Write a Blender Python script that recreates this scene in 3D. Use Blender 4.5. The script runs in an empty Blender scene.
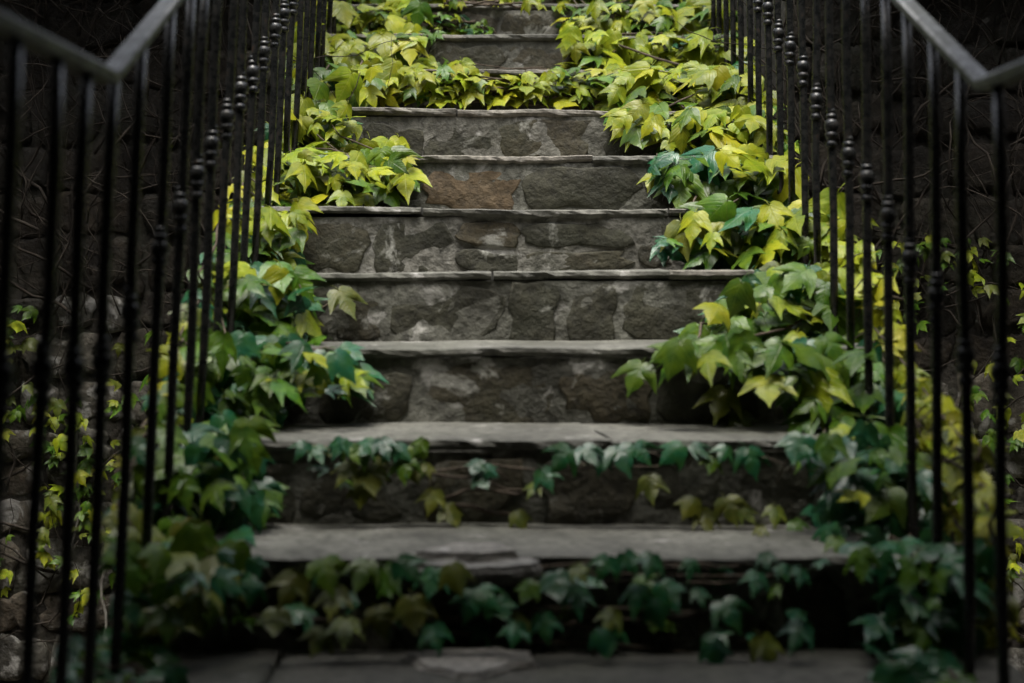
import bpy, math, random
from mathutils import Vector, Matrix, noise

random.seed(11)
R = math.radians
scene = bpy.context.scene
col = scene.collection

# ------------------------------------------------------------------ camera, light, exposure
F_PX, VPX, HORIZON, CAM_H = 1500.0, 507.0, 275.0, 0.68
cam_d = bpy.data.cameras.new('camera')
cam = bpy.data.objects.new('camera', cam_d)
col.objects.link(cam)
cam.location = (0, 0, CAM_H)
cam.rotation_euler = (R(90), 0, 0)
cam_d.sensor_width = 36
cam_d.lens = F_PX * 36 / 1024
cam_d.shift_x = (512 - VPX) / 1024
cam_d.shift_y = -(341.5 - HORIZON) / 1024
cam_d.clip_start = 0.05
cam_d.clip_end = 500
cam_d.dof.use_dof = True
cam_d.dof.focus_distance = 4.55
cam_d.dof.aperture_fstop = 2.15
scene.camera = cam

SUN_EL, SUN_AZ = R(77), R(192)          # azimuth from +Y towards +X
world = bpy.data.worlds.new('World')
scene.world = world
world.use_nodes = True
wn = world.node_tree
for n in list(wn.nodes):
    wn.nodes.remove(n)
sky = wn.nodes.new('ShaderNodeTexSky')
sky.sky_type = 'NISHITA'
sky.sun_disc = False
sky.sun_elevation = SUN_EL
sky.sun_rotation = SUN_AZ
sky.air_density = 1.0
sky.dust_density = 4.0
sky.ozone_density = 1.0
bg = wn.nodes.new('ShaderNodeBackground')
bg.inputs['Strength'].default_value = 0.12
wo = wn.nodes.new('ShaderNodeOutputWorld')
cloud = wn.nodes.new('ShaderNodeHueSaturation')      # thin even overcast takes most of the blue out
cloud.inputs['Saturation'].default_value = 0.35
wn.links.new(sky.outputs[0], cloud.inputs['Color'])
wn.links.new(cloud.outputs[0], bg.inputs[0])
wn.links.new(bg.outputs[0], wo.inputs[0])

sun_d = bpy.data.lights.new('sun', 'SUN')
sun_d.energy = 1.5
sun_d.angle = R(32)
sun_d.color = (1.0, 0.95, 0.86)
sun = bpy.data.objects.new('sun', sun_d)
col.objects.link(sun)
sd = Vector((math.sin(SUN_AZ) * math.cos(SUN_EL), math.cos(SUN_AZ) * math.cos(SUN_EL), math.sin(SUN_EL)))
sun.rotation_euler = sd.to_track_quat('Z', 'Y').to_euler()
sun.location = (0, 6, 12)

scene.view_settings.view_transform = 'Standard'
scene.view_settings.look = 'None'
scene.view_settings.exposure = 1.8
scene.view_settings.gamma = 1.0
scene.view_settings.use_curve_mapping = False
scene.render.engine = 'CYCLES'
scene.cycles.max_bounces = 4
scene.cycles.transmission_bounces = 2
scene.cycles.use_denoising = True


# ------------------------------------------------------------------ helpers
def px(x, y, z):
    """point seen at pixel x, y at distance z from the camera plane"""
    return Vector(((x - VPX) / F_PX * z, z, CAM_H - (y - HORIZON) / F_PX * z))


def tag(o, label=None, cat=None, group=None, kind=None):
    if label: o['label'] = label
    if cat: o['category'] = cat
    if group: o['group'] = group
    if kind: o['kind'] = kind
    return o


def mesh(name, v, f, mat, smooth=True):
    me = bpy.data.meshes.new(name)
    me.from_pydata([tuple(p) for p in v], [], f)
    me.materials.append(mat)
    if smooth:
        me.polygons.foreach_set('use_smooth', [True] * len(me.polygons))
    me.update()
    return me


def obj(name, me, parent=None, loc=None):
    o = bpy.data.objects.new(name, me)
    col.objects.link(o)
    if parent: o.parent = parent
    if loc is not None: o.location = loc
    return o


def empty(name, loc=(0, 0, 0)):
    o = bpy.data.objects.new(name, None)
    col.objects.link(o)
    o.location = loc
    o.empty_display_size = 0.1
    return o


def box_vf(x0, x1, y0, y1, z0, z1):
    v = [(x0, y0, z0), (x1, y0, z0), (x1, y1, z0), (x0, y1, z0), (x0, y0, z1), (x1, y0, z1), (x1, y1, z1), (x0, y1, z1)]
    f = [(0, 3, 2, 1), (4, 5, 6, 7), (0, 1, 5, 4), (1, 2, 6, 5), (2, 3, 7, 6), (3, 0, 4, 7)]
    return v, f


class MB:
    def __init__(s):
        s.v = []; s.f = []

    def add(s, v, f):
        n = len(s.v)
        s.v += [tuple(p) for p in v]
        s.f += [tuple(i + n for i in q) for q in f]

    def tube(s, pts, rad, sides=5):
        pts = [Vector(p) for p in pts]
        n0 = len(s.v)
        m = len(pts)
        if not hasattr(rad, '__len__'): rad = [rad] * m
        for i, p in enumerate(pts):
            d = (pts[min(i + 1, m - 1)] - pts[max(i - 1, 0)])
            if d.length < 1e-7: d = Vector((0, 0, 1))
            d.normalize()
            a = d.cross(Vector((0.31, 0.21, 0.93)))
            if a.length < 1e-3: a = d.cross(Vector((1, 0, 0)))
            a.normalize()
            b = d.cross(a)
            for k in range(sides):
                t = 2 * math.pi * k / sides
                s.v.append(tuple(p + (a * math.cos(t) + b * math.sin(t)) * rad[i]))
        for i in range(m - 1):
            for k in range(sides):
                k2 = (k + 1) % sides
                s.f.append((n0 + i * sides + k, n0 + i * sides + k2, n0 + (i + 1) * sides + k2, n0 + (i + 1) * sides + k))
        s.f.append(tuple(n0 + k for k in range(sides))[::-1])
        s.f.append(tuple(n0 + (m - 1) * sides + k for k in range(sides)))

    def mesh(s, name, mat, smooth=True):
        return mesh(name, s.v, s.f, mat, smooth)


# ------------------------------------------------------------------ materials
class NT:
    def __init__(s, name):
        s.m = bpy.data.materials.new(name)
        s.m.use_nodes = True
        s.t = s.m.node_tree
        for n in list(s.t.nodes): s.t.nodes.remove(n)
        s.out = s.n('ShaderNodeOutputMaterial')

    def n(s, kind, **kw):
        q = s.t.nodes.new(kind)
        for k, v in kw.items(): setattr(q, k, v)
        return q

    def l(s, a, b): s.t.links.new(a, b)

    def val(s, node, key, v):
        if hasattr(v, 'is_output'): s.l(v, node.inputs[key])
        else: node.inputs[key].default_value = v

    def math(s, op, a, b=None, c=None):
        q = s.n('ShaderNodeMath', operation=op)
        s.val(q, 0, a)
        if b is not None: s.val(q, 1, b)
        if c is not None: s.val(q, 2, c)
        return q.outputs[0]

    def noise(s, vec, scale, detail=4, rough=0.55, dist=0.0):
        q = s.n('ShaderNodeTexNoise')
        s.l(vec, q.inputs['Vector'])
        q.inputs['Scale'].default_value = scale
        q.inputs['Detail'].default_value = detail
        q.inputs['Roughness'].default_value = rough
        q.inputs['Distortion'].default_value = dist
        return q.outputs['Fac']

    def ramp(s, fac, stops):
        q = s.n('ShaderNodeValToRGB')
        e = q.color_ramp.elements
        while len(e) < len(stops): e.new(0.5)
        for i, (p, c) in enumerate(stops):
            e[i].position = p
            e[i].color = (c[0], c[1], c[2], 1) if hasattr(c, '__len__') else (c, c, c, 1)
        s.l(fac, q.inputs[0])
        return q.outputs[0]

    def mix(s, fac, a, b, blend='MIX'):
        q = s.n('ShaderNodeMix', data_type='RGBA', blend_type=blend)
        s.val(q, 0, fac)
        for k, v in ((6, a), (7, b)):
            if hasattr(v, 'is_output'): s.l(v, q.inputs[k])
            else: q.inputs[k].default_value = (v[0], v[1], v[2], 1)
        return q.outputs[2]

    def bump(s, h, strength=0.5, dist=0.01):
        q = s.n('ShaderNodeBump')
        q.inputs['Strength'].default_value = strength
        q.inputs['Distance'].default_value = dist
        s.l(h, q.inputs['Height'])
        return q.outputs[0]

    def bsdf(s, color, rough, normal=None, **kw):
        q = s.n('ShaderNodeBsdfPrincipled')
        if hasattr(color, 'is_output'): s.l(color, q.inputs['Base Color'])
        else: q.inputs['Base Color'].default_value = (color[0], color[1], color[2], 1)
        s.val(q, 'Roughness', rough)
        if normal is not None: s.l(normal, q.inputs['Normal'])
        for k, v in kw.items(): s.val(q, k.replace('_', ' '), v)
        return q

    def done(s, shader):
        s.l(shader, s.out.inputs[0])
        return s.m


def world_vec(t):
    g = t.n('ShaderNodeNewGeometry')
    return g.outputs['Position']


def stone_mat(name, dark, mid, warm, lime, lime_amt, moss=0.3, bump=0.6):
    t = NT(name)
    P = world_vec(t)
    oi = t.n('ShaderNodeObjectInfo')
    rnd = oi.outputs['Random']
    big = t.noise(P, 5.0, 3, 0.6)
    fine = t.noise(P, 42, 4, 0.65)
    c = t.ramp(big, [(0.3, dark), (0.7, mid)])
    c = t.mix(t.math('MULTIPLY', t.ramp(rnd, [(0.45, 0.0), (1.0, 1.0)]), 0.75), c, warm)
    # darker and lighter grains
    c = t.mix(t.ramp(fine, [(0.35, 0.65), (0.6, 0.0)]), c, tuple(x * 0.35 for x in dark))
    # lime smears with soft ragged borders
    lm = t.noise(P, 8.0, 6, 0.66, 0.5)
    c = t.mix(t.ramp(lm, [(0.68 - lime_amt * 0.2, 0.0), (0.74 - lime_amt * 0.2, 0.6), (0.84 - lime_amt * 0.2, 1.0)]), c, lime)
    # hairline cracks
    ms = t.noise(P, 3.2, 4, 0.7)
    vo = t.n('ShaderNodeTexVoronoi', feature='DISTANCE_TO_EDGE')
    vo.inputs['Scale'].default_value = 4.5
    wv = t.n('ShaderNodeVectorMath', operation='ADD')
    wob = t.n('ShaderNodeTexNoise'); wob.inputs['Scale'].default_value = 6.0; wob.inputs['Detail'].default_value = 3
    t.l(P, wob.inputs['Vector'])
    sc_ = t.n('ShaderNodeVectorMath', operation='SCALE'); sc_.inputs['Scale'].default_value = 0.22
    t.l(wob.outputs['Color'], sc_.inputs[0]); t.l(P, wv.inputs[0]); t.l(sc_.outputs[0], wv.inputs[1])
    t.l(wv.outputs[0], vo.inputs['Vector'])
    crack = t.math('MULTIPLY', t.ramp(vo.outputs['Distance'], [(0.0, 1.0), (0.016, 0.0)]), t.ramp(ms, [(0.5, 0.0), (0.62, 1.0)]))
    c = t.mix(t.math('MULTIPLY', crack, 0.55), c, tuple(x * 0.3 for x in dark))
    # damp moss film
    c = t.mix(t.math('MULTIPLY', t.ramp(ms, [(0.45, 0.0), (0.7, 1.0)]), moss), c, (0.045, 0.05, 0.028))
    h = t.math('ADD', t.math('MULTIPLY', fine, 0.6), t.math('MULTIPLY', t.noise(P, 12, 4, 0.6), 1.3))
    b = t.bsdf(c, t.ramp(big, [(0.3, 0.72), (0.7, 0.92)]), t.bump(h, bump, 0.012))
    return t.done(b.outputs[0])


M = {}
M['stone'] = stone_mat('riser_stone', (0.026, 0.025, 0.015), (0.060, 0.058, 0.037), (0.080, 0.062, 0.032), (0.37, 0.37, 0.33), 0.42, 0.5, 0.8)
M['warm_stone'] = stone_mat('warm_brown_stone', (0.075, 0.055, 0.030), (0.13, 0.092, 0.05), (0.13, 0.09, 0.05), (0.30, 0.28, 0.24), 0.1, 0.15, 0.8)
M['mortar'] = stone_mat('mortar', (0.050, 0.049, 0.036), (0.20, 0.20, 0.168), (0.23, 0.22, 0.19), (0.44, 0.43, 0.40), 0.6, 0.35, 0.9)
M['slab'] = stone_mat('tread_slab', (0.065, 0.064, 0.052), (0.195, 0.194, 0.168), (0.24, 0.215, 0.18), (0.40, 0.39, 0.37), 0.3, 0.35, 0.5)
M['pale_slab'] = stone_mat('pale_broken_stone', (0.13, 0.125, 0.112), (0.30, 0.295, 0.275), (0.27, 0.25, 0.215), (0.42, 0.41, 0.39), 0.4, 0.25, 0.8)
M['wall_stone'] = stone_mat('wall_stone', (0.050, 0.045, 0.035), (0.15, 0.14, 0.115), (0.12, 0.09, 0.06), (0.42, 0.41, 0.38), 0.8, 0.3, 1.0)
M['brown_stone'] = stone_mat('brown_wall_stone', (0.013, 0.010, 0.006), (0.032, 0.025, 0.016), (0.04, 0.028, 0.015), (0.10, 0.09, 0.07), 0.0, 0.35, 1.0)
M['wall_mortar'] = stone_mat('wall_mortar', (0.022, 0.018, 0.013), (0.05, 0.043, 0.033), (0.05, 0.04, 0.026), (0.25, 0.24, 0.21), 0.25, 0.5, 0.9)
M['flag'] = stone_mat('flagstone', (0.040, 0.039, 0.031), (0.090, 0.088, 0.072), (0.17, 0.15, 0.12), (0.30, 0.29, 0.27), 0.2, 0.4)
M['soil'] = stone_mat('soil', (0.03, 0.024, 0.016), (0.07, 0.055, 0.036), (0.06, 0.05, 0.03), (0.14, 0.12, 0.09), 0.0, 0.6, 1.0)
M['blocker_plaster'] = stone_mat('dark_blocker_plaster', (0.10, 0.095, 0.085), (0.16, 0.15, 0.135), (0.14, 0.13, 0.11), (0.24, 0.23, 0.21), 0.1, 0.3, 0.3)  # used only on the added walls and roof that block light


def iron_mat():
    t = NT('black_iron')
    P = world_vec(t)
    n = t.noise(P, 60, 5, 0.6)
    c = t.ramp(n, [(0.4, (0.010, 0.011, 0.011)), (0.62, (0.022, 0.022, 0.020)), (0.75, (0.05, 0.028, 0.016))])
    b = t.bsdf(c, t.ramp(n, [(0.3, 0.18), (0.75, 0.42)]), t.bump(n, 0.25, 0.002), Specular_IOR_Level=0.5)
    return t.done(b.outputs[0])


def rail_mat():
    t = NT('worn_grey_rail')
    P = world_vec(t)
    n = t.noise(P, 35, 6, 0.65)
    big = t.noise(P, 7, 4, 0.6)
    c = t.ramp(n, [(0.36, (0.03, 0.03, 0.028)), (0.5, (0.075, 0.08, 0.08)), (0.72, (0.17, 0.18, 0.185))])
    c = t.mix(t.ramp(big, [(0.45, 0.0), (0.7, 0.55)]), c, (0.06, 0.065, 0.045))
    b = t.bsdf(c, t.ramp(n, [(0.3, 0.6), (0.7, 0.42)]), t.bump(n, 0.4, 0.002), Metallic=0.35)
    return t.done(b.outputs[0])


def bark_mat(name, a, b_):
    t = NT(name)
    P = world_vec(t)
    n = t.noise(P, 45, 5, 0.6)
    c = t.ramp(n, [(0.35, a), (0.7, b_)])
    b = t.bsdf(c, 0.9, t.bump(n, 0.6, 0.003))
    return t.done(b.outputs[0])


def leaf_mat(name, base, second, vein, rough=0.38, trans=0.30, spec=0.4):
    """leaf blade: midrib and side veins from the leaf's own coordinates, blotches, thin light passing through"""
    t = NT(name)
    tc = t.n('ShaderNodeTexCoord')
    sep = t.n('ShaderNodeSeparateXYZ')
    t.l(tc.outputs['Object'], sep.inputs[0])
    X, Y = sep.outputs[0], sep.outputs[1]
    ax = t.math('ABSOLUTE', X)
    mid = t.math('SUBTRACT', 1.0, t.math('SMOOTH_MIN', t.math('DIVIDE', ax, 0.016), 1.0, 0.2))
    # veins to the side lobes: distance to the line from the base towards (0.62, 0.42)
    sv = t.math('ABSOLUTE', t.math('SUBTRACT', t.math('MULTIPLY', ax, 0.72), t.math('MULTIPLY', Y, 0.70)))
    side = t.math('SUBTRACT', 1.0, t.math('SMOOTH_MIN', t.math('DIVIDE', sv, 0.016), 1.0, 0.2))
    # feather veins leaving the midrib
    w = t.n('ShaderNodeTexWave', wave_type='BANDS', bands_direction='X')
    cmb = t.n('ShaderNodeCombineXYZ')
    t.l(t.math('SUBTRACT', Y, t.math('MULTIPLY', ax, 0.75)), cmb.inputs[0])
    t.l(cmb.outputs[0], w.inputs['Vector'])
    w.inputs['Scale'].default_value = 2.2
    w.inputs['Distortion'].default_value = 0.6
    fv = t.ramp(w.outputs['Fac'], [(0.90, 0.0), (1.0, 0.45)])
    veins = t.math('MAXIMUM', t.math('MAXIMUM', mid, side), fv)
    oi = t.n('ShaderNodeObjectInfo')
    rnd = oi.outputs['Random']
    vm = t.n('ShaderNodeVectorMath', operation='ADD')
    t.l(tc.outputs['Object'], vm.inputs[0])
    cb = t.n('ShaderNodeCombineXYZ')
    for k in range(3): t.l(t.math('MULTIPLY', rnd, 37.0 + k * 11), cb.inputs[k])
    t.l(cb.outputs[0], vm.inputs[1])
    blot = t.noise(vm.outputs[0], 2.6, 3, 0.6)
    c = t.mix(t.ramp(blot, [(0.38, 0.0), (0.66, 1.0)]), base, second)
    hsv = t.n('ShaderNodeHueSaturation')
    t.l(t.math('MULTIPLY_ADD', rnd, 0.035, 0.490), hsv.inputs['Hue'])
    t.l(t.math('MULTIPLY_ADD', t.math('FRACT', t.math('MULTIPLY', rnd, 7.31)), 0.6, 0.68), hsv.inputs['Value'])
    t.l(c, hsv.inputs['Color'])
    c = t.mix(t.math('MULTIPLY', veins, 0.55), hsv.outputs[0], vein)
    spots = t.noise(vm.outputs[0], 9.0, 2, 0.7)
    c = t.mix(t.ramp(spots, [(0.73, 0.0), (0.82, 0.5)]), c, (0.09, 0.06, 0.025))
    fine = t.noise(vm.outputs[0], 14, 1, 0.6)
    hgt = t.math('SUBTRACT', t.math('MULTIPLY', fine, 0.35), veins)
    nb = t.n('ShaderNodeBump')
    nb.inputs['Strength'].default_value = 0.35
    nb.inputs['Distance'].default_value = 0.004
    t.l(hgt, nb.inputs['Height'])
    b = t.bsdf(c, t.math('MULTIPLY_ADD', blot, 0.2, rough - 0.1), nb.outputs[0], Specular_IOR_Level=spec)
    tr = t.n('ShaderNodeBsdfTranslucent')
    t.l(t.mix(1.0, c, (1.25, 1.2, 0.45), 'MULTIPLY'), tr.inputs[0])
    mx = t.n('ShaderNodeMixShader')
    mx.inputs[0].default_value = trans
    t.l(b.outputs[0], mx.inputs[1])
    t.l(tr.outputs[0], mx.inputs[2])
    return t.done(mx.outputs[0])


M['iron'] = iron_mat()
M['rail'] = rail_mat()
M['worn'] = bark_mat('worn_bare_metal', (0.16, 0.165, 0.165), (0.48, 0.49, 0.49))
M['vine'] = bark_mat('vine_bark', (0.035, 0.025, 0.016), (0.10, 0.075, 0.05))
M['dry'] = bark_mat('dry_vine_bark', (0.014, 0.010, 0.006), (0.036, 0.026, 0.016))
M['pale_root'] = bark_mat('pale_root_bark', (0.10, 0.09, 0.075), (0.26, 0.245, 0.21))
M['leaf_lime'] = leaf_mat('leaf_lime', (0.25, 0.27, 0.012), (0.14, 0.19, 0.010), (0.30, 0.32, 0.05), 0.34, 0.25, 0.25)
M['leaf_yellow'] = leaf_mat('leaf_yellow', (0.31, 0.30, 0.010), (0.23, 0.255, 0.010), (0.36, 0.35, 0.05), 0.34, 0.25, 0.25)
M['leaf_green'] = leaf_mat('leaf_green', (0.080, 0.14, 0.008), (0.038, 0.095, 0.010), (0.12, 0.17, 0.03), 0.32, 0.22, 0.3)
M['leaf_dark'] = leaf_mat('leaf_dark', (0.012, 0.082, 0.034), (0.022, 0.080, 0.014), (0.04, 0.11, 0.04), 0.30, 0.18, 0.4)
M['leaf_olive'] = leaf_mat('leaf_olive', (0.115, 0.125, 0.014), (0.07, 0.095, 0.012), (0.15, 0.16, 0.04), 0.36, 0.25, 0.35)

# ------------------------------------------------------------------ stair geometry
RISE, TREAD, Y1, NSTEP = 0.1722, 0.34, 2.70, 13
SX0, SX1 = -0.68, 0.83
LOW = -1.6


def front(k): return Y1 + (k - 1) * TREAD


def top(k): return k * RISE


def hit_stair(x, y):
    """distance at which the sight line through a pixel meets the stair"""
    s = -(y - HORIZON) / F_PX
    best = 30.0
    for k in range(0, NSTEP + 1):
        h = top(k)
        y0 = -3 if k == 0 else front(k)
        y1 = front(k + 1) if k < NSTEP else 14
        if abs(s) > 1e-6:
            z = (h - CAM_H) / s
            if y0 <= z <= y1 and z > 0.5: best = min(best, z)
        if k < NSTEP:
            z = front(k + 1)
            zz = CAM_H + s * z
            if h <= zz <= top(k + 1): best = min(best, z)
    return best


# ------------------------------------------------------------------ ground and landing
gm = MB()
N = 30
for i in range(N + 1):
    for j in range(N + 1):
        x = -60 + 120 * i / N; y = -60 + 120 * j / N
        gm.v.append((x, y, LOW + 0.05 * noise.noise(Vector((x * .3, y * .3, 0)))))
for i in range(N):
    for j in range(N):
        a = i * (N + 1) + j
        gm.f.append((a, a + N + 1, a + N + 2, a + 1))
tag(obj('ground', gm.mesh('ground', M['soil'])), kind='structure')

v, f = box_vf(SX0 - 0.06, SX1 + 0.06, -2.0, front(1) + 0.02, LOW - 0.1, -0.035)
landing = tag(obj('landing', mesh('landing', v, f, M['mortar'], False)), kind='structure')


def slab(x0, x1, yf, yb, zt, th, seed, rag=0.010, seg=0.022, bow=0.0, tilt=0.0, joint=(0.0, 0.0)):
    """stone slab with a ragged, worn front edge; returns vertices and faces"""
    n = max(4, int((x1 - x0) / seg))
    prof = [(1.0, 0.0, -th), (1.0, 0.0, 0.0), (0.62, 0.0, 0.0), (0.3, 0.0, 0.0), (0.0, 0.006, -0.0005), (0.0, 0.001, -0.003),
            (0.0, 0.0, -0.012), (0.0, 0.004, -th * 0.75), (0.0, 0.014, -th)]
    V = []; Fc = []
    for i in range(n + 1):
        u = i / n
        x = x0 + (x1 - x0) * u
        for j, (a, dy, dz) in enumerate(prof):
            y = yf + (yb - yf) * a + dy
            if j >= 4:
                r1 = noise.noise(Vector((x * 6 + seed * 7.3, dz * 30, seed)))
                r2 = noise.noise(Vector((x * 27 + seed * 3.1, dz * 80, seed + 5)))
                y += rag * (r1 * 0.8 + r2 * 0.5 + 0.35 * noise.noise(Vector((x * 70, dz * 150, seed + 2)))) + bow * (u - .5)
            z = zt + dz + tilt * (x - 0.08)
            z += 0.006 * noise.noise(Vector((x * 4, y * 7, seed))) + (0.0022 * noise.noise(Vector((x * 40, y * 9, seed + dz * 50))) if j >= 2 else 0)
            xx = x
            if i == 0: xx += joint[0] * (a - 0.5)
            if i == n: xx += joint[1] * (a - 0.5)
            if i in (0, n):
                xx += 0.006 * noise.noise(Vector((y * 20, zt * 9, seed))) * (1 if i else -1)
            V.append((xx, y, z))
    m = len(prof)
    for i in range(n):
        for j in range(m):
            j2 = (j + 1) % m
            Fc.append((i * m + j, i * m + j2, (i + 1) * m + j2, (i + 1) * m + j))
    Fc.append(tuple(range(m))[::-1])
    Fc.append(tuple(n * m + j for j in range(m)))
    return V, Fc


rs = random.Random(5)
yy = front(1) + 0.0
row = 0
while yy > -1.6:
    d = rs.uniform(0.34, 0.5)
    x = SX0 - 0.05 - (rs.uniform(0, .2) if row % 2 else 0)
    while x < SX1 + 0.04:
        w = rs.uniform(0.55, 0.9) if row else (0.33, 1.3)[x > SX0]
        xa, xb = max(x, SX0 - 0.05), min(x + w, SX1 + 0.05)
        if xb - xa > 0.08:
            V, Fc = slab(xa + 0.006, xb - 0.006, yy - d + 0.006, yy - 0.006, 0.0 + rs.uniform(-.007, .007), 0.04, rs.random() * 50, 0.014, 0.03)
            obj('flagstone', mesh('flagstone', V, Fc, M['flag']), landing)
        x += w
    yy -= d; row += 1

# ------------------------------------------------------------------ the stair
stair = tag(empty('stone_staircase', (0, front(1), 0)), 'weathered grey stone staircase climbing between iron railings and ivy', 'staircase')
SO = Vector((0, front(1), 0))


def local(V, o): return [tuple(Vector(p) - o) for p in V]


def stone_piece(x0, x1, z0, z1, yface, rng, proud=0.012, jit=0.16, back=0.04, arris=0.014):
    """one rough wall stone: irregular outline, rounded arris, uneven face looking to -Y"""
    w, h = x1 - x0, z1 - z0
    cx, cz = (x0 + x1) / 2, (z0 + z1) / 2
    n = 18
    ph = rng.uniform(0, 6)
    out = []
    e = rng.uniform(3.5, 9.0)
    sk, sk2 = rng.uniform(-.12, .12), rng.uniform(-.10, .10)
    for i in range(n):
        a = 2 * math.pi * (i + 0.5) / n
        c, s_ = math.cos(a), math.sin(a)
        r = (abs(c) ** e + abs(s_) ** e) ** (-1 / e)
        k = 1 + jit * noise.noise(Vector((c * 1.3 + ph, s_ * 1.3, ph * 3)))
        k = min(k, 1.06)
        k += 0.25 * jit * noise.noise(Vector((c * 4 + ph, s_ * 4, ph * 2)))
        out.append((cx + c * r * w / 2 * k + sk * s_ * r * h / 2, cz + s_ * r * h / 2 * k + sk2 * c * r * h / 2))
    V = []; Fc = []
    bev = min(arris, h * 0.12)
    for ring, (ins, dy) in enumerate(((0.0, back), (0.0, -proud * 0.25), (bev * 0.45, -proud * 0.8), (bev * 1.6, -proud), (None, -proud))):
        for (a, b) in out:
            da, db = a - cx, b - cz
            L = math.hypot(da, db) + 1e-6
            q = 0.5 if ins is None else max(0.0, 1 - ins / L)
            X, Z = cx + da * q, cz + db * q
            Y = yface + dy
            if ring >= 2:
                Y += 0.007 * noise.noise(Vector((X * 11 + ph, Z * 13, ph))) + 0.003 * noise.noise(Vector((X * 40, Z * 40, ph)))
            V.append((X, Y, Z))
    for r_ in range(4):
        for i in range(n):
            j = (i + 1) % n
            Fc.append((r_ * n + i, r_ * n + j, (r_ + 1) * n + j, (r_ + 1) * n + i))
    V.append((cx, yface - proud + 0.005 * noise.noise(Vector((cx * 11, cz * 13, ph))), cz))
    for i in range(n):
        Fc.append((4 * n + i, 4 * n + (i + 1) % n, 5 * n))
    return V, Fc


# joints between the riser stones, read from the photograph as pixel columns
RISER = {1: [215, 330, 420, 505, 610, 690, 780, 850], 2: [235, 300, 425, 530, 640, 735, 830],
         3: [250, 318, 412, 560, 655, 760, 840], 4: [262, 330, 388, 505, 562, 622, 745, 830],
         5: [270, 300, 372, 452, 522, 636, 690, 790], 6: [280, 345, 421, 522, 642, 700, 770],
         7: [290, 362, 425, 498, 602, 680, 755], 8: [305, 380, 450, 560, 640, 740], 9: [315, 420, 505, 590, 660, 730],
         10: [320, 415, 500, 555, 640, 725], 11: [325, 420, 520, 600, 715], 12: [330, 430, 520, 610, 710], 13: [335, 440, 520, 610, 700]}
SLABS = {1: [0.10], 2: [0.575], 3: [0.12], 4: [0.42, 0.70], 5: [0.30, 0.75], 6: [0.25, 0.6], 7: [0.36, 0.8],
         8: [0.5], 9: [0.33, 0.7], 10: [0.55], 11: [0.4], 12: [0.6], 13: [0.5]}
rs = random.Random(21)
for k in range(1, NSTEP + 1):
    yf = front(k)
    roll = {1: -0.002, 2: 0.0, 5: -0.006, 7: -0.008}.get(k, rs.uniform(-.004, .004))
    yback = front(k + 1) + 0.03 if k < NSTEP else front(k) + 4.0
    # mortar core: a lumpy sheet in front of a solid block
    zt = top(k) - 0.024
    V, Fc = [], []
    nx, nz = 70, 8
    x0, x1 = SX0, SX1
    zb = top(k - 1) - 0.03
    for i in range(nx + 1):
        for j in range(nz + 1):
            x = x0 + (x1 - x0) * i / nx; z = zb + (zt - zb) * j / nz
            y = yf + 0.0145 + 0.007 * noise.noise(Vector((x * 9, z * 14, k * 3.1))) + 0.003 * noise.noise(Vector((x * 33, z * 38, k)))
            V.append((x, y, z))
    for i in range(nx):
        for j in range(nz):
            a = i * (nz + 1) + j
            Fc.append((a, a + nz + 1, a + nz + 2, a + 1))
    b0 = len(V)
    bv, bf = box_vf(x0 + .002, x1 - .002, yf + 0.045, yback, LOW - 0.1, zt)
    V += bv; Fc += [tuple(i + b0 for i in q) for q in bf]
    step = obj('step', mesh('step', local(V, SO), Fc, M['mortar']), stair)
    # riser stones
    cols = RISER[k]
    xs = [(c - VPX) / F_PX * (yf + 0.02) for c in cols]
    for i in range(len(xs) - 1):
        a, b = xs[i], xs[i + 1]
        g = rs.uniform(0.003, 0.013)
        z0 = top(k - 1) + rs.uniform(-0.01, 0.006); z1 = zt - rs.uniform(0.004, 0.024)
        sub = [(a, b, z0, z1)]
        if k in (5, 4, 2) and rs.random() < 0.15:
            m_ = z0 + (z1 - z0) * rs.uniform(.4, .6)
            sub = [(a, b, z0, m_ - .004), (a, b, m_ + .004, z1)]
        for (p, q, r_, s_) in sub:
            sv, sf = stone_piece(p + g, q - g, r_, s_, yf + 0.0165, rs, rs.uniform(0.002, 0.007), 0.6, 0.025, 0.005)
            warm = k == 6 and abs(cols[i] - 421) < 2
            so = obj('stone', mesh('stone', local(sv, SO), sf, M['warm_stone' if warm else 'stone']), step)
            if warm: so['label'] = 'warm brown stone in the riser'
    # tread slabs
    cuts = [SX0 - 0.01] + [SX0 + (SX1 - SX0) * c for c in SLABS[k]] + [SX1 + 0.01]
    skews = [0.0] + [rs.uniform(-.09, .09) for _ in SLABS[k]] + [0.0]
    for i in range(len(cuts) - 1):
        V, Fc = slab(cuts[i] + 0.003, cuts[i + 1] - 0.003, yf + 0.004 + rs.uniform(-.003, .003), yback - 0.004, top(k) + rs.uniform(-.002, .002), rs.uniform(0.018, 0.026), k * 3.7 + i,
                     0.010, tilt=roll, joint=(skews[i], skews[i + 1]))
        obj('tread_slab', mesh('tread_slab', local(V, SO), Fc, M['slab'], False), step)
    if k == 1:
        first_step = step


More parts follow.
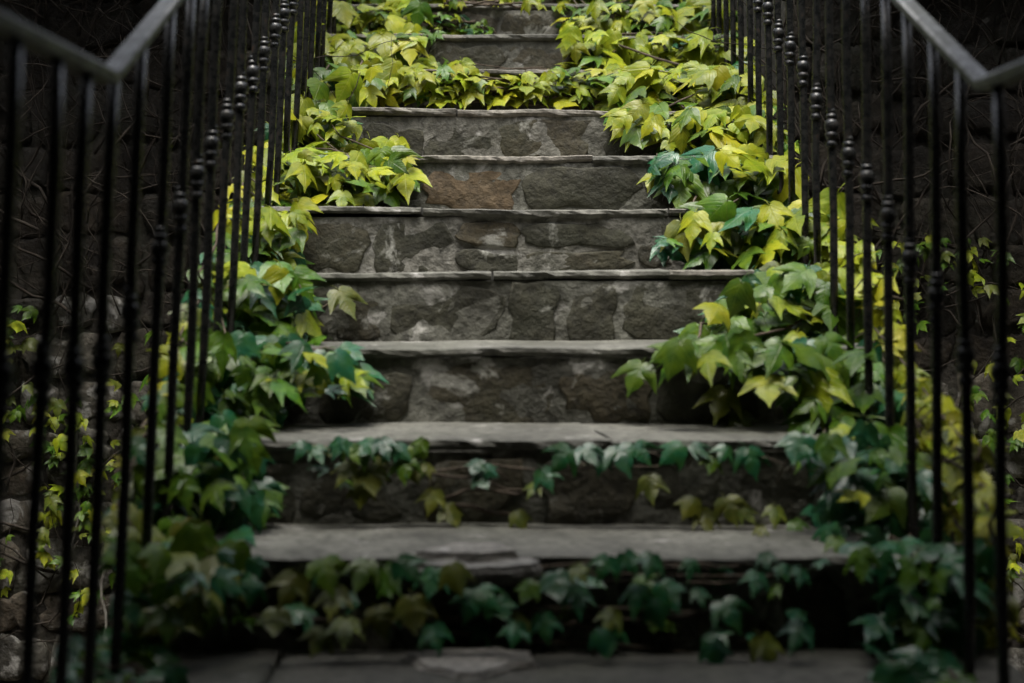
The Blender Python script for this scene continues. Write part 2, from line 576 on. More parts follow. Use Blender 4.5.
def flat_rock(name, outline, z, th, seed, mat, parent=None, o=None, tilty=0.0):
    """flat broken stone flake over a ragged outline, with a split stepped edge and an uneven top"""
    pts = []
    m = len(outline)
    for i in range(m):
        a, b = Vector(outline[i]), Vector(outline[(i + 1) % m])
        for q in range(4):
            p = a.lerp(b, q / 4)
            L = (b - a).length
            d = Vector((noise.noise(Vector((p.x * 30, p.y * 30, seed))), noise.noise(Vector((p.x * 30, p.y * 30, seed + 9))))) * L * 0.13
            pts.append(p + d)
    n = len(pts)
    c = sum(pts, Vector((0, 0))) / n
    V = []; Fc = []
    spec = [(0.97, 0.0), (1.0, 0.35), (0.985, 0.6), (0.94, 0.72), (0.93, 0.95), (0.86, 1.0), (0.5, 1.02)]
    for (g, h) in spec:
        for i, p in enumerate(pts):
            gg = g + (0.03 * noise.noise(Vector((i * .9, h * 3, seed))) if h > 0 else 0)
            X, Y = c.x + (p.x - c.x) * gg, c.y + (p.y - c.y) * gg
            Z = z + th * h + tilty * (Y - c.y) + (0.15 * th * noise.noise(Vector((X * 25, Y * 25, seed + h))) if h > 0 else 0)
            V.append((X, Y, Z))
    for r_ in range(len(spec) - 1):
        for i in range(n):
            j = (i + 1) % n
            Fc.append((r_ * n + i, r_ * n + j, (r_ + 1) * n + j, (r_ + 1) * n + i))
    V.append((c.x, c.y, z + th * 1.02))
    for i in range(n): Fc.append(((len(spec) - 1) * n + i, (len(spec) - 1) * n + (i + 1) % n, len(V) - 1))
    Fc.append(tuple(range(n))[::-1])
    if o is not None: V = local(V, o)
    return obj(name, mesh(name, V, Fc, mat, False), parent)


def gpx(x, y, h):
    """ground-plan point seen at a pixel on the level h"""
    z = F_PX * (CAM_H - h) / (y - HORIZON)
    return ((x - VPX) / F_PX * z, z)


# broken flake of the lowest nosing and the flat stone lying in front of it
yf = front(1)
X_ = lambda q: (q - VPX) / F_PX * yf
flat_rock('broken_flake', [(X_(402), yf - .014), (X_(432), yf - .045), (X_(470), yf - .055), (X_(512), yf - .050), (X_(542), yf - .035), (X_(538), yf + .03), (X_(470), yf + .06), (X_(410), yf + .03)],
          0.136, 0.034, 3.3, M['pale_slab'], first_step, SO, 0.06)
flat_rock('broken_flake', [(X_(414), yf - .006), (X_(440), yf - .026), (X_(500), yf - .022), (X_(518), yf - .006), (X_(500), yf + .06), (X_(450), yf + .07)],
          0.158, 0.028, 6.1, M['pale_slab'], first_step, SO, 0.03)
tag(flat_rock('flat_stone', [gpx(402, 658, .01), gpx(418, 666, .01), gpx(455, 680, .01), gpx(482, 679, .01), gpx(512, 669, .01), gpx(536, 666, .01), gpx(535, 657, .01), gpx(512, 655, .01), gpx(500, 651, .01), gpx(440, 653, .01)],
              -0.002, 0.022, 8.1, M['pale_slab']), 'flat broken stone lying on the landing below the lowest step', 'stone')
for (qx, qy, r_, h_, lb) in ((549, 654, .016, .022, 'small pale pebble right of the flat stone on the landing'), (519, 652, .018, .032, 'small pale pebble touching the back of the flat stone')):
    c_ = gpx(qx, qy, 0)
    tag(flat_rock('pebble', [(c_[0] + r_ * math.cos(a) * (1 + .2 * math.sin(a * 3 + qx)), c_[1] + .7 * r_ * math.sin(a)) for a in (0, .9, 1.8, 3.0, 4.0, 5.2)], -0.002, h_, qx * .01, M['slab']), lb, 'pebble')

# ------------------------------------------------------------------ retaining walls beside the stair
WY = 5.0


def wall(side):
    xi = SX0 - 0.10 if side < 0 else SX1 + 0.10
    xo = side * 5.0
    o = empty('retaining_wall', ((xi + xo) / 2, WY, LOW))
    O = Vector(o.location)
    tag(o, 'dark rubble stone retaining wall behind the %s railing' % ('left' if side < 0 else 'right'), 'wall', 'stone retaining walls')
    a, b = min(xi, xo), max(xi, xo)
    v, f = box_vf(a, b, WY + 0.02, WY + 6.0, LOW - 0.1, 3.4)
    obj('mortar', mesh('mortar', local(v, O), f, M['wall_mortar'], False), o)
    rng = random.Random(90 + side)
    zz = LOW
    cnt = 0
    while zz < 2.0:
        h = rng.uniform(0.10, 0.20)
        x = xi
        while abs(x - xi) < 1.75:
            w = rng.uniform(0.10, 0.32)
            x2 = x + side * w
            if zz + h > -0.75 and cnt < 296:
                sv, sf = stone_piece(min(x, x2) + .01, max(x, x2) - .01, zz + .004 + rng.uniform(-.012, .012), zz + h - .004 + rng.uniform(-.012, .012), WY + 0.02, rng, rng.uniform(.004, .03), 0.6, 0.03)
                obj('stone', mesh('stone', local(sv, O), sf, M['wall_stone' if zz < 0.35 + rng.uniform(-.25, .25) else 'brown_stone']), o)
                cnt += 1
            x = x2
        zz += h
    # unseen slabs, added to jut out and shade the wall face
    x = xi
    while abs(x - xi) < 4:
        w = rng.uniform(0.5, 0.8)
        x2 = x + side * w
        V, Fc = slab(min(x, x2) + .004, max(x, x2) - .004, WY - 0.5, WY + 0.5, 2.25, 0.11, rng.random() * 40, 0.02, 0.05)
        obj('added_shade_slab', mesh('added_shade_slab', local(V, O), Fc, M['wall_mortar']), o)
        x = x2
    return o


wall(-1); wall(1)

# unseen walls and roof behind the camera, added to shade the stair foot
shade_blocker = tag(empty('shade_blocker', (0, -2.2, LOW)), 'unseen walls and roof added to shade the landing and the stair foot', 'shade_blocker')
v, f = box_vf(-7, 7, -6.0, -2.2, LOW - .1, 8.5)
obj('added_back_wall', mesh('added_back_wall', local(v, Vector((0, -2.2, LOW))), f, M['blocker_plaster'], False), shade_blocker)
v, f = box_vf(-4.5, 4.5, -2.19, 2.52, 2.55, 2.75)
obj('added_shade_roof', mesh('added_shade_roof', local(v, Vector((0, -2.2, LOW))), f, M['blocker_plaster'], False), shade_blocker)
for sx in (-4.2, 4.2):
    v, f = box_vf(sx - .15, sx + .15, 1.6, 1.9, LOW - .1, 2.549)
    obj('added_roof_post', mesh('added_roof_post', local(v, Vector((0, -2.2, LOW))), f, M['blocker_plaster'], False), shade_blocker)

for sx in (-1, 1):  # tall unseen side walls, added to narrow the sky over the stair
    v, f = box_vf(sx * 4.6 - .3, sx * 4.6 + .3, -2.19, 7.0, LOW - .1, 5.0)
    obj('added_side_wall', mesh('added_side_wall', local(v, Vector((0, -2.2, LOW))), f, M['blocker_plaster'], False), shade_blocker)

# ------------------------------------------------------------------ railings
KN = [(0.0075, -0.046), (0.0105, -0.044), (0.0115, -0.039), (0.0105, -0.034), (0.0085, -0.031), (0.0080, -0.026), (0.0105, -0.023), (0.0130, -0.019),
      (0.0130, -0.014), (0.0105, -0.010), (0.0100, -0.008), (0.0130, -0.003), (0.0145, 0.004), (0.0138, 0.012), (0.0110, 0.019), (0.0088, 0.022),
      (0.0105, 0.025), (0.0112, 0.029), (0.0095, 0.033), (0.0075, 0.035), (0.0085, 0.038), (0.0090, 0.041), (0.0078, 0.044), (0.0070, 0.046)]


def lathe(prof, sides=14):
    V = []; Fc = []
    for (r, z) in prof:
        r *= 1.2
        for k in range(sides):
            a = 2 * math.pi * k / sides
            V.append((r * math.cos(a), r * math.sin(a), z))
    for i in range(len(prof) - 1):
        for k in range(sides):
            k2 = (k + 1) % sides
            Fc.append((i * sides + k, i * sides + k2, (i + 1) * sides + k2, (i + 1) * sides + k))
    Fc.append(tuple(range(sides))[::-1])
    Fc.append(tuple((len(prof) - 1) * sides + k for k in range(sides)))
    return V, Fc


knob_me = mesh('knob', *lathe(KN), M['iron'])


def railing(side):
    if side < 0: X, rail0, zb, ks, kn0, kb, lean, z_ref, name = -0.628, 0.974, 2.29, 0.46, 0.54, 2.32, R(2.6), 3.193, 'left'
    else: X, rail0, zb, ks, kn0, kb, lean, z_ref, name = 0.77, 0.976, 2.40, 0.475, 0.513, 2.45, R(0.7), 3.559, 'right'
    o = empty('iron_railing', (X, front(1), 0))
    O = Vector(o.location)
    tag(o, 'black iron railing with beaded balusters on the %s side of the steps' % name, 'railing', 'stair railings')
    rh = lambda y: rail0 + max(0, y - zb) * 0.455
    kh = lambda y: kn0 + max(0, y - kb) * ks
    xa = lambda y, h: X - side * math.tan(lean) * (h - kh(y))
    # handrail: flat bar with a rounded top lip
    prof = [(-0.0125, -0.003), (0.0125, -0.003), (0.0165, 0.001), (0.0165, 0.014), (0.0120, 0.019), (-0.0120, 0.019), (-0.0165, 0.014), (-0.0165, 0.001)]   # flat bar with worn arrises
    ys = [0.6, 1.2, 1.8, zb - 0.02, zb, zb + 0.02] + [zb + 0.6 * i for i in range(1, 8)]
    V = []; Fc = []
    m = len(prof)
    for y in ys:
        h = rh(y)
        for (dx, dz) in prof:
            V.append((xa(y, h) + dx, y, h + dz))
    for i in range(len(ys) - 1):
        for j in range(m):
            j2 = (j + 1) % m
            Fc.append((i * m + j, i * m + j2, (i + 1) * m + j2, (i + 1) * m + j))
    Fc.append(tuple(range(m))); Fc.append(tuple((len(ys) - 1) * m + j for j in range(m))[::-1])
    hm = mesh('handrail', local(V, O), Fc, M['rail'], False)
    hm.materials.append(M['worn'])
    for i in range(len(ys) - 1):
        for j in (1, 3, 5, 7): hm.polygons[i * m + j].material_index = 1
    obj('handrail', hm, o)
    rng = random.Random(4 + side)
    if side < 0: spots = [1.36, 1.53, 1.70, 1.865, 2.026, 2.18, 2.323, 2.499, 2.707, 2.89, 3.039]
    else: spots = [z_ref - 0.174 * i for i in range(12, 0, -1)]
    spots += [z_ref + 0.174 * i for i in range(22)]
    for y in spots:
        k = 0
        while k < NSTEP and front(k + 1) < y: k += 1
        zb0 = top(k) - 0.01
        yy_ = y + rng.uniform(-.006, .006)
        h0, h1 = zb0, rh(y) + 0.001
        jl = rng.uniform(-.004, .004)
        pts = []
        for i in range(7):
            h = h0 + (h1 - h0) * i / 6
            pts.append((xa(y, h) + jl * math.sin(i) - X, yy_ + 0.002 * math.sin(i * 2.1 + y * 9) - O.y, h))
        mb = MB()
        mb.tube(pts, [0.0096 + 0.0004 * math.sin(i * 2.3 + y * 7) for i in range(7)], 10)
        b = obj('baluster', mb.mesh('baluster', M['iron']), o)
        hk = kh(y) + rng.uniform(-.012, .012)
        kk = obj('knob', knob_me, b, (xa(y, hk) + jl * math.sin(3) - X, yy_ - O.y, hk))
        kk.rotation_euler = (rng.uniform(-.03, .03), -lean * side * -1, rng.uniform(0, 6))
    return o


railing(-1); railing(1)

# ------------------------------------------------------------------ ivy leaves
SHAPES = [
    # half outlines from the notch at the stalk to the tip: broad three-lobed, slender three-lobed, young blunt
    [(0.0, 0.0), (0.10, -0.10), (0.24, -0.13), (0.37, -0.06), (0.47, 0.02), (0.50, 0.15), (0.61, 0.32), (0.78, 0.80), (0.55, 0.60), (0.37, 0.53), (0.23, 0.50), (0.33, 0.64), (0.26, 0.74), (0.22, 0.85), (0.09, 1.0), (0.0, 1.27)],
    [(0.0, 0.0), (0.08, -0.09), (0.20, -0.11), (0.31, -0.04), (0.39, 0.04), (0.43, 0.18), (0.53, 0.36), (0.66, 0.78), (0.46, 0.58), (0.32, 0.51), (0.19, 0.48), (0.27, 0.62), (0.22, 0.73), (0.18, 0.84), (0.07, 1.02), (0.0, 1.30)],
    [(0.0, 0.0), (0.10, -0.09), (0.24, -0.10), (0.37, -0.01), (0.47, 0.08), (0.50, 0.20), (0.60, 0.36), (0.70, 0.70), (0.53, 0.60), (0.42, 0.58), (0.32, 0.58), (0.36, 0.69), (0.27, 0.77), (0.22, 0.86), (0.10, 0.99), (0.0, 1.18)],
]


def leaf_vf(shape, fold, droop, curl, twist, seed, wide):
    H = SHAPES[shape]
    n = len(H)
    my = [0.0, 0.0, 0.02, 0.05, 0.09, 0.14, 0.19, 0.26, 0.33, 0.40, 0.46, 0.54, 0.62, 0.71, 0.83, H[-1][1]]

    def shp(x, y, rel):
        z = -fold * abs(x) * 0.9 + 0.0
        z += -droop * max(0.0, y) ** 2.1
        z += -curl * abs(x) ** 2.3
        z += twist * x * y
        z += 0.035 * noise.noise(Vector((x * 3 + seed, y * 3, seed * 2.2)))
        z += 0.028 * rel * math.sin(7 * y + 5 * abs(x) + seed)
        return (x * wide, y, z)
    V = []; Fc = []
    V += [shp(0, my[i], 0) for i in range(n)]
    for sgn in (1, -1):
        off = []
        for q in (0.5, 1.0):
            off.append(len(V))
            for i in range(n):
                jx = 1 + 0.07 * noise.noise(Vector((i * 1.7, seed * 5, sgn)))
                V.append(shp(sgn * H[i][0] * q * jx, my[i] + (H[i][1] - my[i]) * q, q))
        rings = [0] + off
        for a, b in zip(rings, rings[1:]):
            for i in range(n - 1):
                q = (a + i, b + i, b + i + 1, a + i + 1)
                Fc.append(q if sgn > 0 else q[::-1])
    # stalk
    m = MB()
    m.tube([(0, 0.02, -0.004), (0.01, -0.14, -0.03), (0.03, -0.32, -0.16), (0.05, -0.42, -0.34)], [0.014, 0.012, 0.012, 0.014], 3)
    b0 = len(V)
    V += m.v
    Fc += [tuple(i + b0 for i in q) for q in m.f]
    return V, Fc


LEAF = {}
rl = random.Random(77)
VAR = []
for s_ in (0, 0, 0, 0, 1, 1, 1, 2, 2, 0, 1, 0, 2, 1):
    VAR.append(leaf_vf(s_, rl.uniform(0.02, 0.34), rl.uniform(0.02, 0.22), rl.uniform(0.0, 0.22), rl.uniform(-.25, .25), rl.uniform(0, 20), rl.uniform(0.92, 1.1)))
for key in ('leaf_lime', 'leaf_yellow', 'leaf_green', 'leaf_dark', 'leaf_olive'):
    LEAF[key] = [mesh('leaf', V, Fc, M[key]) for V, Fc in VAR]


def place_leaf(parent, O, pos, size, normal, tip, key, rng):
    n = Vector(normal).normalized()
    t = Vector(tip)
    t = t - n * t.dot(n)
    if t.length < 1e-3: t = Vector((1, 0, 0)) - n * n.x
    t.normalize()
    x = t.cross(n)
    m = Matrix((x, t, n)).transposed().to_4x4()
    base = Vector(pos) - t * size * 0.45
    o = bpy.data.objects.new('leaf', rng.choice(LEAF[key]))
    col.objects.link(o)
    o.parent = parent
    o.matrix_local = Matrix.Translation(base - O) @ m @ Matrix.Diagonal((size, size, size, 1))
    return o


def inside(poly, x, y):
    c = False
    j = len(poly) - 1
    for i in range(len(poly)):
        xi, yi = poly[i]; xj, yj = poly[j]
        if (yi > y) != (yj > y) and x < (xj - xi) * (y - yi) / (yj - yi) + xi: c = not c
        j = i
    return c


def pick(mixw, rng):
    r = rng.random() * sum(w for _, w in mixw)
    for k, w in mixw:
        r -= w
        if r <= 0: return k
    return mixw[-1][0]


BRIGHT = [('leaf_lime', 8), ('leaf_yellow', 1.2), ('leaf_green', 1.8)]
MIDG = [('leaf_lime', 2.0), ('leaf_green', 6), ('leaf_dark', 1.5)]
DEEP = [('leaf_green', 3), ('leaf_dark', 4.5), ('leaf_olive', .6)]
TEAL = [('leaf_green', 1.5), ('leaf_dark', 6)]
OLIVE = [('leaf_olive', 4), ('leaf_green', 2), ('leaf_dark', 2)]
GOLD = [('leaf_yellow', 5), ('leaf_olive', 2), ('leaf_lime', 2)]


def surface(x, y, maxx=None):
    z = hit_stair(x, y)
    X = (x - VPX) / F_PX
    lim_r, lim_l = SX1 + 0.05, SX0 - 0.05
    if X * z > lim_r: z = min(z, lim_r / X)
    if X * z < lim_l: z = min(z, lim_l / X)
    return z


def orient(rng, lean_x, upness, spread):
    if rng.random() < 0.68:      # blade lying out like a shelf
        n = Vector((lean_x * .6 + rng.gauss(0, spread * 1.15), -abs(0.40 + rng.gauss(0, .2)), upness + 0.18 + rng.gauss(0, .12)))
        t = Vector((lean_x * 1.1 + rng.gauss(0, 0.8), -0.6, -0.35 + rng.gauss(0, .2)))
    else:                        # blade hanging
        n = Vector((lean_x + rng.gauss(0, spread), -0.75, upness * .7 + rng.gauss(0, .15)))
        t = Vector((lean_x * .7 + rng.gauss(0, 0.5), -0.3, -0.85))
    if n.z < 0.05: n.z = 0.05
    return n, t


def ivy(label, poly, layers, lean_x, seed, upness=0.55, spread=0.30, extra=(), vines=4, dist=None, pk=1.0):
    """ivy plant spreading over the part of the stair inside an outline; layers: (pull metres lo, hi, leaf lo, hi, packing, colours)"""
    rng = random.Random(seed)
    xs = [p[0] for p in poly]; ys = [p[1] for p in poly]
    cx, cy = sum(xs) / len(xs), sum(ys) / len(ys)
    pick_z = dist or surface
    zc = pick_z(cx, max(ys))
    c = px(cx, max(ys), zc)
    o = tag(empty('ivy_plant', c), label, 'ivy', 'ivy growing over the stair')
    O = Vector(c)
    count = 0
    anchors = []
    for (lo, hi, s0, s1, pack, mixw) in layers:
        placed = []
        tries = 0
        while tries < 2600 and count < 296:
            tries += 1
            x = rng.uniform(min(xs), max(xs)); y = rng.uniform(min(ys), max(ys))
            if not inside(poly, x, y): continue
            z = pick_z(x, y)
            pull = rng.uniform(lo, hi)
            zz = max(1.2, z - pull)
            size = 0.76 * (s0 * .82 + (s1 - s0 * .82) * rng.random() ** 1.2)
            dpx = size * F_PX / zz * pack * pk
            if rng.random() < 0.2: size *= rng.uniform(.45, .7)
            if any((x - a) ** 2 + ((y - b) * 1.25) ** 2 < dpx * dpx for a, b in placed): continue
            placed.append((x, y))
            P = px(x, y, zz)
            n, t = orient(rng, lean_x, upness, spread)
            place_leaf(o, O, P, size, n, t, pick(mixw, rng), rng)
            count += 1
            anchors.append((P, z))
    for (x, y, wpx, ang, key) in extra:
        z = pick_z(x, y)
        zz = z - (rng.uniform(0.03, 0.05) if y < 550 else rng.uniform(0.07, 0.12))
        size = wpx / F_PX * zz / 1.3
        n = Vector((lean_x * .5 + rng.gauss(0, .15), -0.62, 0.5 + rng.gauss(0, .1)))
        a = R(ang)
        t = Vector((math.sin(a), -0.3, -math.cos(a)))
        place_leaf(o, O, px(x, y, zz), size, n, t, key, rng)
        anchors.append((px(x, y, zz), z)); count += 1
    # woody vines winding under the leaves
    if anchors and vines:
        mb = MB()
        for _ in range(vines):
            sel = sorted(rng.sample(anchors, min(len(anchors), 6)), key=lambda a: a[0].z)
            pts = []
            for (P, z) in sel:
                d = (P - Vector(cam.location)); d = d * ((z - 0.012) / d.y)
                pts.append(Vector(cam.location) + d - O)
            fin = []
            for a, b in zip(pts, pts[1:]):
                for q in range(5):
                    u = q / 5
                    fin.append(a.lerp(b, u) + Vector((rng.gauss(0, .006), -abs(rng.gauss(0, .008)), rng.gauss(0, .006))))
            if len(fin) > 3: mb.tube(fin, [0.0045 - 0.0025 * i / len(fin) for i in range(len(fin))], 5)
        # leaf-bearing twigs from the surface out to the blades
        for (P, z) in anchors[::2]:
            d = P - Vector(cam.location); q = Vector(cam.location) + d * ((z - 0.01) / d.y)
            q = q + Vector((rng.gauss(0, .03), 0, -0.03 + rng.gauss(0, .02)))
            mb.tube([q - O, q.lerp(P, .6) + Vector((0, 0, .01)) - O, P + Vector((0, 0.02, 0.0)) - O], [0.002, .0017, .0014], 4)
        obj('stems', mb.mesh('stems', M['vine']), o)['kind'] = 'stuff'
    return o


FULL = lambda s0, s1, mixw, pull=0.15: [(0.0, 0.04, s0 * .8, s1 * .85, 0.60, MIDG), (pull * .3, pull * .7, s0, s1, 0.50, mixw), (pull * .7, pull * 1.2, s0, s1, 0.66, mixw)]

# --- upper left
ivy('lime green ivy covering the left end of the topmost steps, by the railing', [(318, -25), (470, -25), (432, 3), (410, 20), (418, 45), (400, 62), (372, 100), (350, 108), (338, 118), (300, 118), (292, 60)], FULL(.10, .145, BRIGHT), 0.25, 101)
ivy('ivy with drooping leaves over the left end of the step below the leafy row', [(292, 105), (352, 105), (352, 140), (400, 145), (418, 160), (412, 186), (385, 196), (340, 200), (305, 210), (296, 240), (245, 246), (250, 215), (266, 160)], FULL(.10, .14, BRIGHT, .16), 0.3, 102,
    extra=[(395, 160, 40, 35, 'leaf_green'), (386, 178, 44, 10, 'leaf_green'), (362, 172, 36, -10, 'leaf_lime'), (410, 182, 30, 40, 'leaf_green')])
# --- row on the eighth step
ivy('yellow green ivy row creeping right across a whole upper step', [(352, 60), (400, 52), (430, 66), (462, 62), (490, 80), (515, 74), (545, 80), (572, 62), (610, 66), (650, 78), (640, 108), (600, 100), (560, 104), (540, 98), (500, 103), (470, 96), (440, 104), (400, 98), (352, 106)],
    [(0.0, .03, .07, .10, .5, BRIGHT), (.03, .08, .075, .115, .5, BRIGHT)], 0.0, 103, 0.5)
ivy('short ivy shoots on the riser near the top edge, left of centre', [(400, 16), (440, 14), (490, 22), (486, 36), (440, 36), (410, 38)], [(0.0, .05, .06, .09, .55, MIDG)], 0.0, 104)
ivy('small ivy sprig at the very top between the two leafy banks', [(430, -6), (545, -8), (545, 6), (490, 4), (440, 6)], [(0.0, .05, .07, .1, .6, BRIGHT)], 0.0, 105)
# --- upper right
ivy('lime green ivy bank on the right end of the topmost steps', [(548, -25), (722, -25), (738, 40), (752, 75), (700, 80), (640, 72), (600, 66), (566, 62), (562, 30)], FULL(.10, .15, BRIGHT), -0.25, 106)
ivy('bright ivy bank spilling over the right end of the steps below the leafy row', [(600, 72), (752, 72), (790, 150), (785, 190), (720, 165), (690, 150), (662, 150), (650, 135), (622, 132), (606, 104)], FULL(.105, .155, BRIGHT, .17), -0.25, 107)
ivy('glossy dark green ivy hanging over the right end of the fifth step', [(660, 150), (720, 160), (785, 185), (800, 225), (770, 262), (700, 258), (656, 250), (690, 225), (685, 200), (650, 172)],
    [(0.0, .05, .09, .12, .46, TEAL), (.05, .10, .10, .13, .5, DEEP), (.10, .17, .10, .14, .62, MIDG)], -0.3, 108, pk=1.1,
    extra=[(662, 252, 26, 10, 'leaf_dark'), (652, 180, 26, -20, 'leaf_lime')])
# --- middle right
ivy('ivy with broad light leaves around the right balusters at mid stair', [(770, 215), (830, 205), (856, 270), (860, 330), (830, 300), (795, 268), (765, 262)], FULL(.11, .15, BRIGHT, .16), -0.2, 109)
ivy('ivy bush reaching over the third and fourth steps on the right', [(722, 300), (755, 276), (800, 272), (860, 320), (878, 372), (880, 410), (830, 415), (790, 395), (740, 380), (700, 360), (655, 356), (690, 342)],
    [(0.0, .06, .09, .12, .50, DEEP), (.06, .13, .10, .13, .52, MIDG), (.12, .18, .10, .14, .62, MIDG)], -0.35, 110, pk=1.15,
    extra=[(636, 374, 40, -25, 'leaf_green'), (664, 352, 34, -60, 'leaf_green'), (722, 400, 46, -20, 'leaf_olive'), (742, 420, 30, 20, 'leaf_olive'), (690, 348, 34, -50, 'leaf_green'), (708, 350, 30, 20, 'leaf_green')])
# --- middle left
ivy('ivy bush leaning over the fourth and third steps on the left', [(225, 232), (270, 228), (292, 255), (306, 285), (312, 330), (305, 362), (330, 355), (368, 370), (366, 392), (320, 390), (285, 400), (240, 410), (190, 395), (205, 300)],
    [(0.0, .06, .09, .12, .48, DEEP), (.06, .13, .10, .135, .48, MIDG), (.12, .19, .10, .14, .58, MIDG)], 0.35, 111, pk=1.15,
    extra=[(345, 300, 40, 30, 'leaf_olive'), (362, 378, 46, 25, 'leaf_dark'), (350, 352, 34, 60, 'leaf_dark'), (318, 370, 36, 20, 'leaf_dark')])
# --- lower left
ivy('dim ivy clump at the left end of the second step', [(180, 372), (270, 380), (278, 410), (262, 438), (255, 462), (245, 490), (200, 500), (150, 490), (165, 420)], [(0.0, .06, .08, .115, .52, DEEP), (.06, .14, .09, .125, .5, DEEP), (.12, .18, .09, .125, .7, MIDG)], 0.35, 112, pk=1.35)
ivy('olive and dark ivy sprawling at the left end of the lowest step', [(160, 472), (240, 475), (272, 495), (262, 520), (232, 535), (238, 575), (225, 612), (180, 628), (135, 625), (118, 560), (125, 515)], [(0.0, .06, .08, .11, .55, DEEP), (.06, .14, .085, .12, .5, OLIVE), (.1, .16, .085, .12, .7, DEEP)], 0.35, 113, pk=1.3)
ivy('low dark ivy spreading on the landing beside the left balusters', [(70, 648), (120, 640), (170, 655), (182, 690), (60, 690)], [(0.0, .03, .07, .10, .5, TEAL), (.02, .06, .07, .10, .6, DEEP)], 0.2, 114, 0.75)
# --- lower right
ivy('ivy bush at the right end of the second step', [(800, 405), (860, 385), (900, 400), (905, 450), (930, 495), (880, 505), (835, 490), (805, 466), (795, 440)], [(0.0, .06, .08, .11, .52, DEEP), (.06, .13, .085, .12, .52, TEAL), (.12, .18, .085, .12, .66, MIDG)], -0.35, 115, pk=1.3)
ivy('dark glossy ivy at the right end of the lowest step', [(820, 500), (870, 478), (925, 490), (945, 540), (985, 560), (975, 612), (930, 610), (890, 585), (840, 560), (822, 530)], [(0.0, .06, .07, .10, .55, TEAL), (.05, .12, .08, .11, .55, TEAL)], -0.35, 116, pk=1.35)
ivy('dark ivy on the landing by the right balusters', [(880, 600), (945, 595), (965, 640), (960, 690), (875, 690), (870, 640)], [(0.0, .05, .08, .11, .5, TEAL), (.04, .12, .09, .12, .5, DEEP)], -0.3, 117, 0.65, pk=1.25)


def flank(x, y):
    return (SX1 + 0.04) / ((x - VPX) / F_PX)


ivy('golden yellow ivy climbing the outer side of the stair behind the right balusters', [(845, 225), (868, 260), (900, 330), (930, 390), (975, 440), (1000, 520), (1005, 640), (975, 640), (940, 560), (925, 480), (900, 420), (870, 370), (850, 300)],
    [(-.06, .0, .06, .095, .52, GOLD), (-.02, .04, .07, .10, .62, GOLD)], -0.1, 118, 0.5, dist=flank)


def flank_l(x, y):
    return (SX0 - 0.04) / ((x - VPX) / F_PX)


ivy('sparse yellow ivy on the outer side of the stair behind the left balusters', [(268, 130), (262, 215), (225, 260), (205, 330), (165, 420), (135, 500), (120, 560), (105, 520), (150, 400), (190, 300), (225, 215), (250, 150)],
    [(-.06, .03, .06, .10, .62, OLIVE + GOLD[:1])], 0.1, 119, 0.5, dist=flank_l)

# --- sparse hanging rows on the two lowest risers
G, D_, O_, L_ = 'leaf_green', 'leaf_dark', 'leaf_olive', 'leaf_lime'
row2 = [(302, 449, 24, -30, D_), (318, 453, 26, 25, D_), (338, 446, 26, -20, D_), (352, 452, 28, 30, G), (368, 446, 26, -35, D_), (384, 447, 30, 20, D_), (402, 450, 26, 45, D_), (416, 452, 22, -10, G), (428, 470, 18, 15, O_),
        (345, 472, 32, -25, O_), (372, 478, 36, 10, O_), (404, 468, 30, 5, G), (412, 472, 26, 30, O_), (360, 492, 30, 0, O_), (476, 466, 22, -20, D_), (482, 480, 24, 30, D_), (490, 470, 20, 60, D_),
        (432, 500, 30, -15, O_), (452, 514, 32, 20, O_), (520, 518, 26, 25, O_),
        (546, 478, 30, 25, D_), (533, 488, 24, -20, O_), (563, 457, 34, -40, D_), (588, 453, 30, 30, D_), (600, 462, 26, -10, D_), (622, 456, 38, 20, D_), (640, 452, 28, 40, D_), (672, 451, 34, -60, D_), (700, 450, 28, 50, D_),
        (724, 452, 24, -30, D_), (752, 460, 36, 15, D_), (712, 464, 22, -20, G), (650, 486, 34, 10, O_), (690, 505, 30, -30, O_), (706, 520, 36, 10, O_), (730, 508, 34, 20, O_), (748, 514, 22, 35, O_), (775, 515, 28, -10, O_), (797, 527, 24, 20, G), (760, 532, 20, 0, O_)]
ivy('ivy row hanging over the front of the second step', [(300, 446), (420, 446), (425, 480), (350, 490), (320, 470)], [(.01, .04, .05, .07, 1.2, DEEP)], 0.0, 120, extra=row2, vines=1)
row1 = [(256, 566, 26, 20, D_), (252, 592, 28, -15, D_), (290, 588, 44, -25, O_), (325, 572, 44, 20, G), (362, 572, 44, -15, G), (333, 600, 40, 0, O_), (390, 578, 40, 35, G), (345, 630, 40, 0, O_), (318, 640, 34, -20, O_), (413, 612, 44, 10, O_),
        (408, 570, 40, 50, D_), (432, 580, 36, -10, D_), (455, 576, 38, 20, O_), (470, 604, 36, -20, D_), (502, 608, 30, 25, D_), (488, 596, 34, 40, D_), (528, 590, 30, -30, G), (556, 584, 40, 15, D_), (580, 572, 26, 30, O_), (436, 636, 36, 10, D_),
        (604, 566, 32, -25, D_), (630, 562, 30, 30, D_), (650, 564, 34, -20, D_), (636, 598, 38, -10, D_), (668, 594, 40, 30, D_), (700, 596, 24, 10, D_), (610, 620, 34, -25, O_), (658, 612, 34, 20, D_), (690, 568, 26, -10, D_),
        (730, 612, 40, 25, D_), (756, 582, 32, -20, D_), (766, 560, 24, 10, D_), (784, 572, 22, 30, D_), (800, 576, 26, -20, D_), (715, 652, 36, 10, D_), (768, 650, 40, 20, O_), (798, 634, 42, -25, D_), (578, 600, 36, 5, D_), (602, 640, 30, 15, D_),
        (545, 625, 34, 10, D_), (515, 632, 30, -10, D_), (380, 620, 36, 20, O_), (275, 620, 36, 0, O_)]
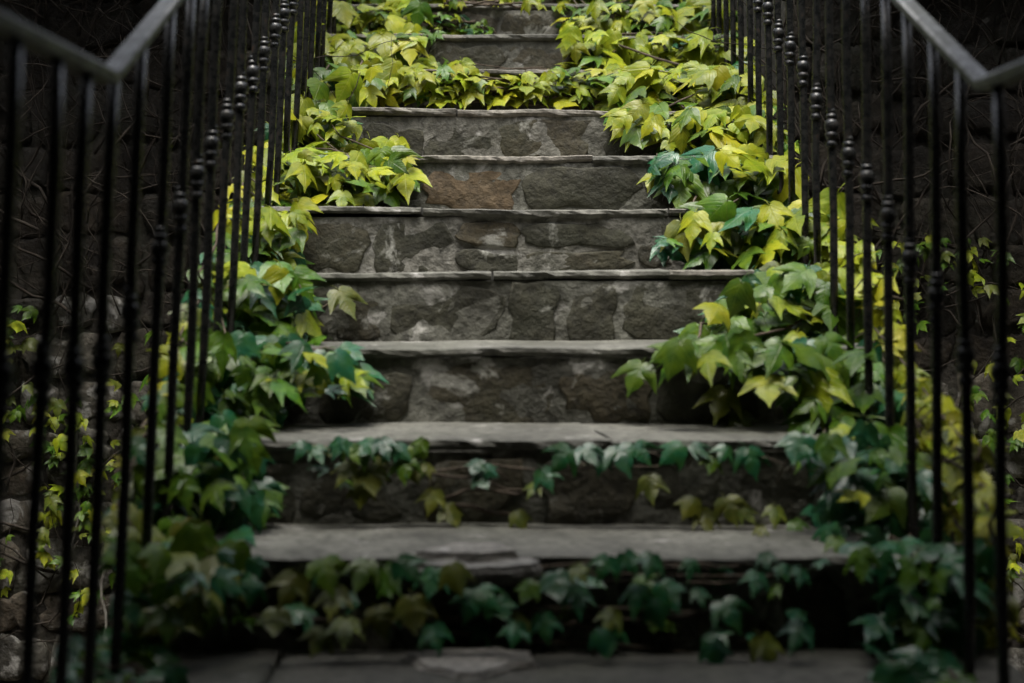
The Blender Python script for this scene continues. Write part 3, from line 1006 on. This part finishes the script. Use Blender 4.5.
ivy('ivy row covering the riser of the lowest step', [(250, 562), (400, 572), (540, 574), (840, 560), (815, 640), (700, 650), (560, 640), (430, 645), (300, 648), (245, 620)], [(.01, .05, .06, .085, 1.15, DEEP)], 0.0, 121, extra=row1, vines=2, pk=1.6)

# ------------------------------------------------------------------ climbing vines on the side walls
def wall_vine(side, label, seed, leafpoly):
    rng = random.Random(seed)
    xi = SX0 - 0.10 if side < 0 else SX1 + 0.10
    c = Vector((xi + side * 0.5, WY - 0.02, LOW))
    o = tag(empty('climbing_vine', c), label, 'vine', 'vines on the retaining walls')
    mb = MB()
    for i in range(520):
        x = xi + side * rng.uniform(0.0, 1.9)
        z = rng.uniform(-0.6, 1.9) if i % 3 == 0 else rng.uniform(0.45, 2.0)
        y = WY - rng.uniform(0.01, 0.07 if z < .8 else 0.16)
        a = rng.gauss(math.pi / 2, 0.7)
        pts = []
        L = rng.randint(7, 16)
        for q in range(L):
            pts.append(Vector((x, y, z)) - c)
            a += rng.gauss(0, .28)
            x += 0.05 * math.cos(a); z += 0.05 * math.sin(a); y = min(WY - 0.008, max(WY - 0.22, y + rng.gauss(0, .012)))
        r = rng.choice((.0018, .0025, .0035, .006))
        mb.tube(pts, [r * (1 - .6 * q / L) for q in range(L)], 4)
    st = obj('dry_stems', mb.mesh('dry_stems', M['dry']), o)
    st['kind'] = 'stuff'

    mb = MB()
    for i in range(5 if side > 0 else 2):
        x = xi + side * rng.uniform(0.25, 0.75); z = rng.uniform(0.0, 0.4); y = WY - 0.05
        pts = []
        for q in range(14):
            pts.append(Vector((x, y, z)) - c)
            x += rng.gauss(0, .012); z -= 0.05; y += rng.gauss(0, .006)
        mb.tube(pts, [.0075 * (1 - .5 * q / 14) for q in range(14)], 5)
    obj('hanging_root', mb.mesh('hanging_root', M['pale_root']), o)
    n = 0
    for poly, num, mixw in leafpoly:
        xs = [p[0] for p in poly]; ys = [p[1] for p in poly]
        k = 0
        while k < num * 1.4 and n < 295:
            x = rng.uniform(min(xs), max(xs)); y = rng.uniform(min(ys), max(ys))
            if not inside(poly, x, y): continue
            P = px(x, y, WY - rng.uniform(0.02, 0.10))
            nn, t = orient(rng, 0, .35, .3)
            place_leaf(o, c, P, rng.uniform(0.024, 0.055), nn, t, pick(mixw, rng), rng)
            k += 1; n += 1
    return o


WALLMIX = [('leaf_green', 4), ('leaf_lime', 3), ('leaf_olive', 2)]
wall_vine(-1, 'bare climbing vine with small pale leaves on the left wall', 201,
          [([(-40, 300), (32, 300), (30, 450), (-40, 460)], 45, WALLMIX), ([(35, 400), (62, 400), (60, 570), (35, 560)], 28, WALLMIX), ([(70, 400), (100, 400), (100, 620), (70, 620)], 26, WALLMIX), ([(-60, 460), (30, 460), (30, 600), (-60, 600)], 14, WALLMIX), ([(110, 330), (160, 330), (140, 600), (105, 600)], 20, WALLMIX)])
wall_vine(1, 'bare climbing vine with small leaves and pale roots on the right wall', 202,
          [([(925, 240), (1010, 240), (1010, 290), (925, 290)], 16, WALLMIX), ([(960, 360), (1060, 350), (1060, 450), (960, 450)], 24, WALLMIX), ([(1000, 280), (1060, 260), (1060, 600), (1000, 600)], 26, WALLMIX), ([(860, 210), (930, 240), (930, 330), (880, 330)], 16, WALLMIX)])
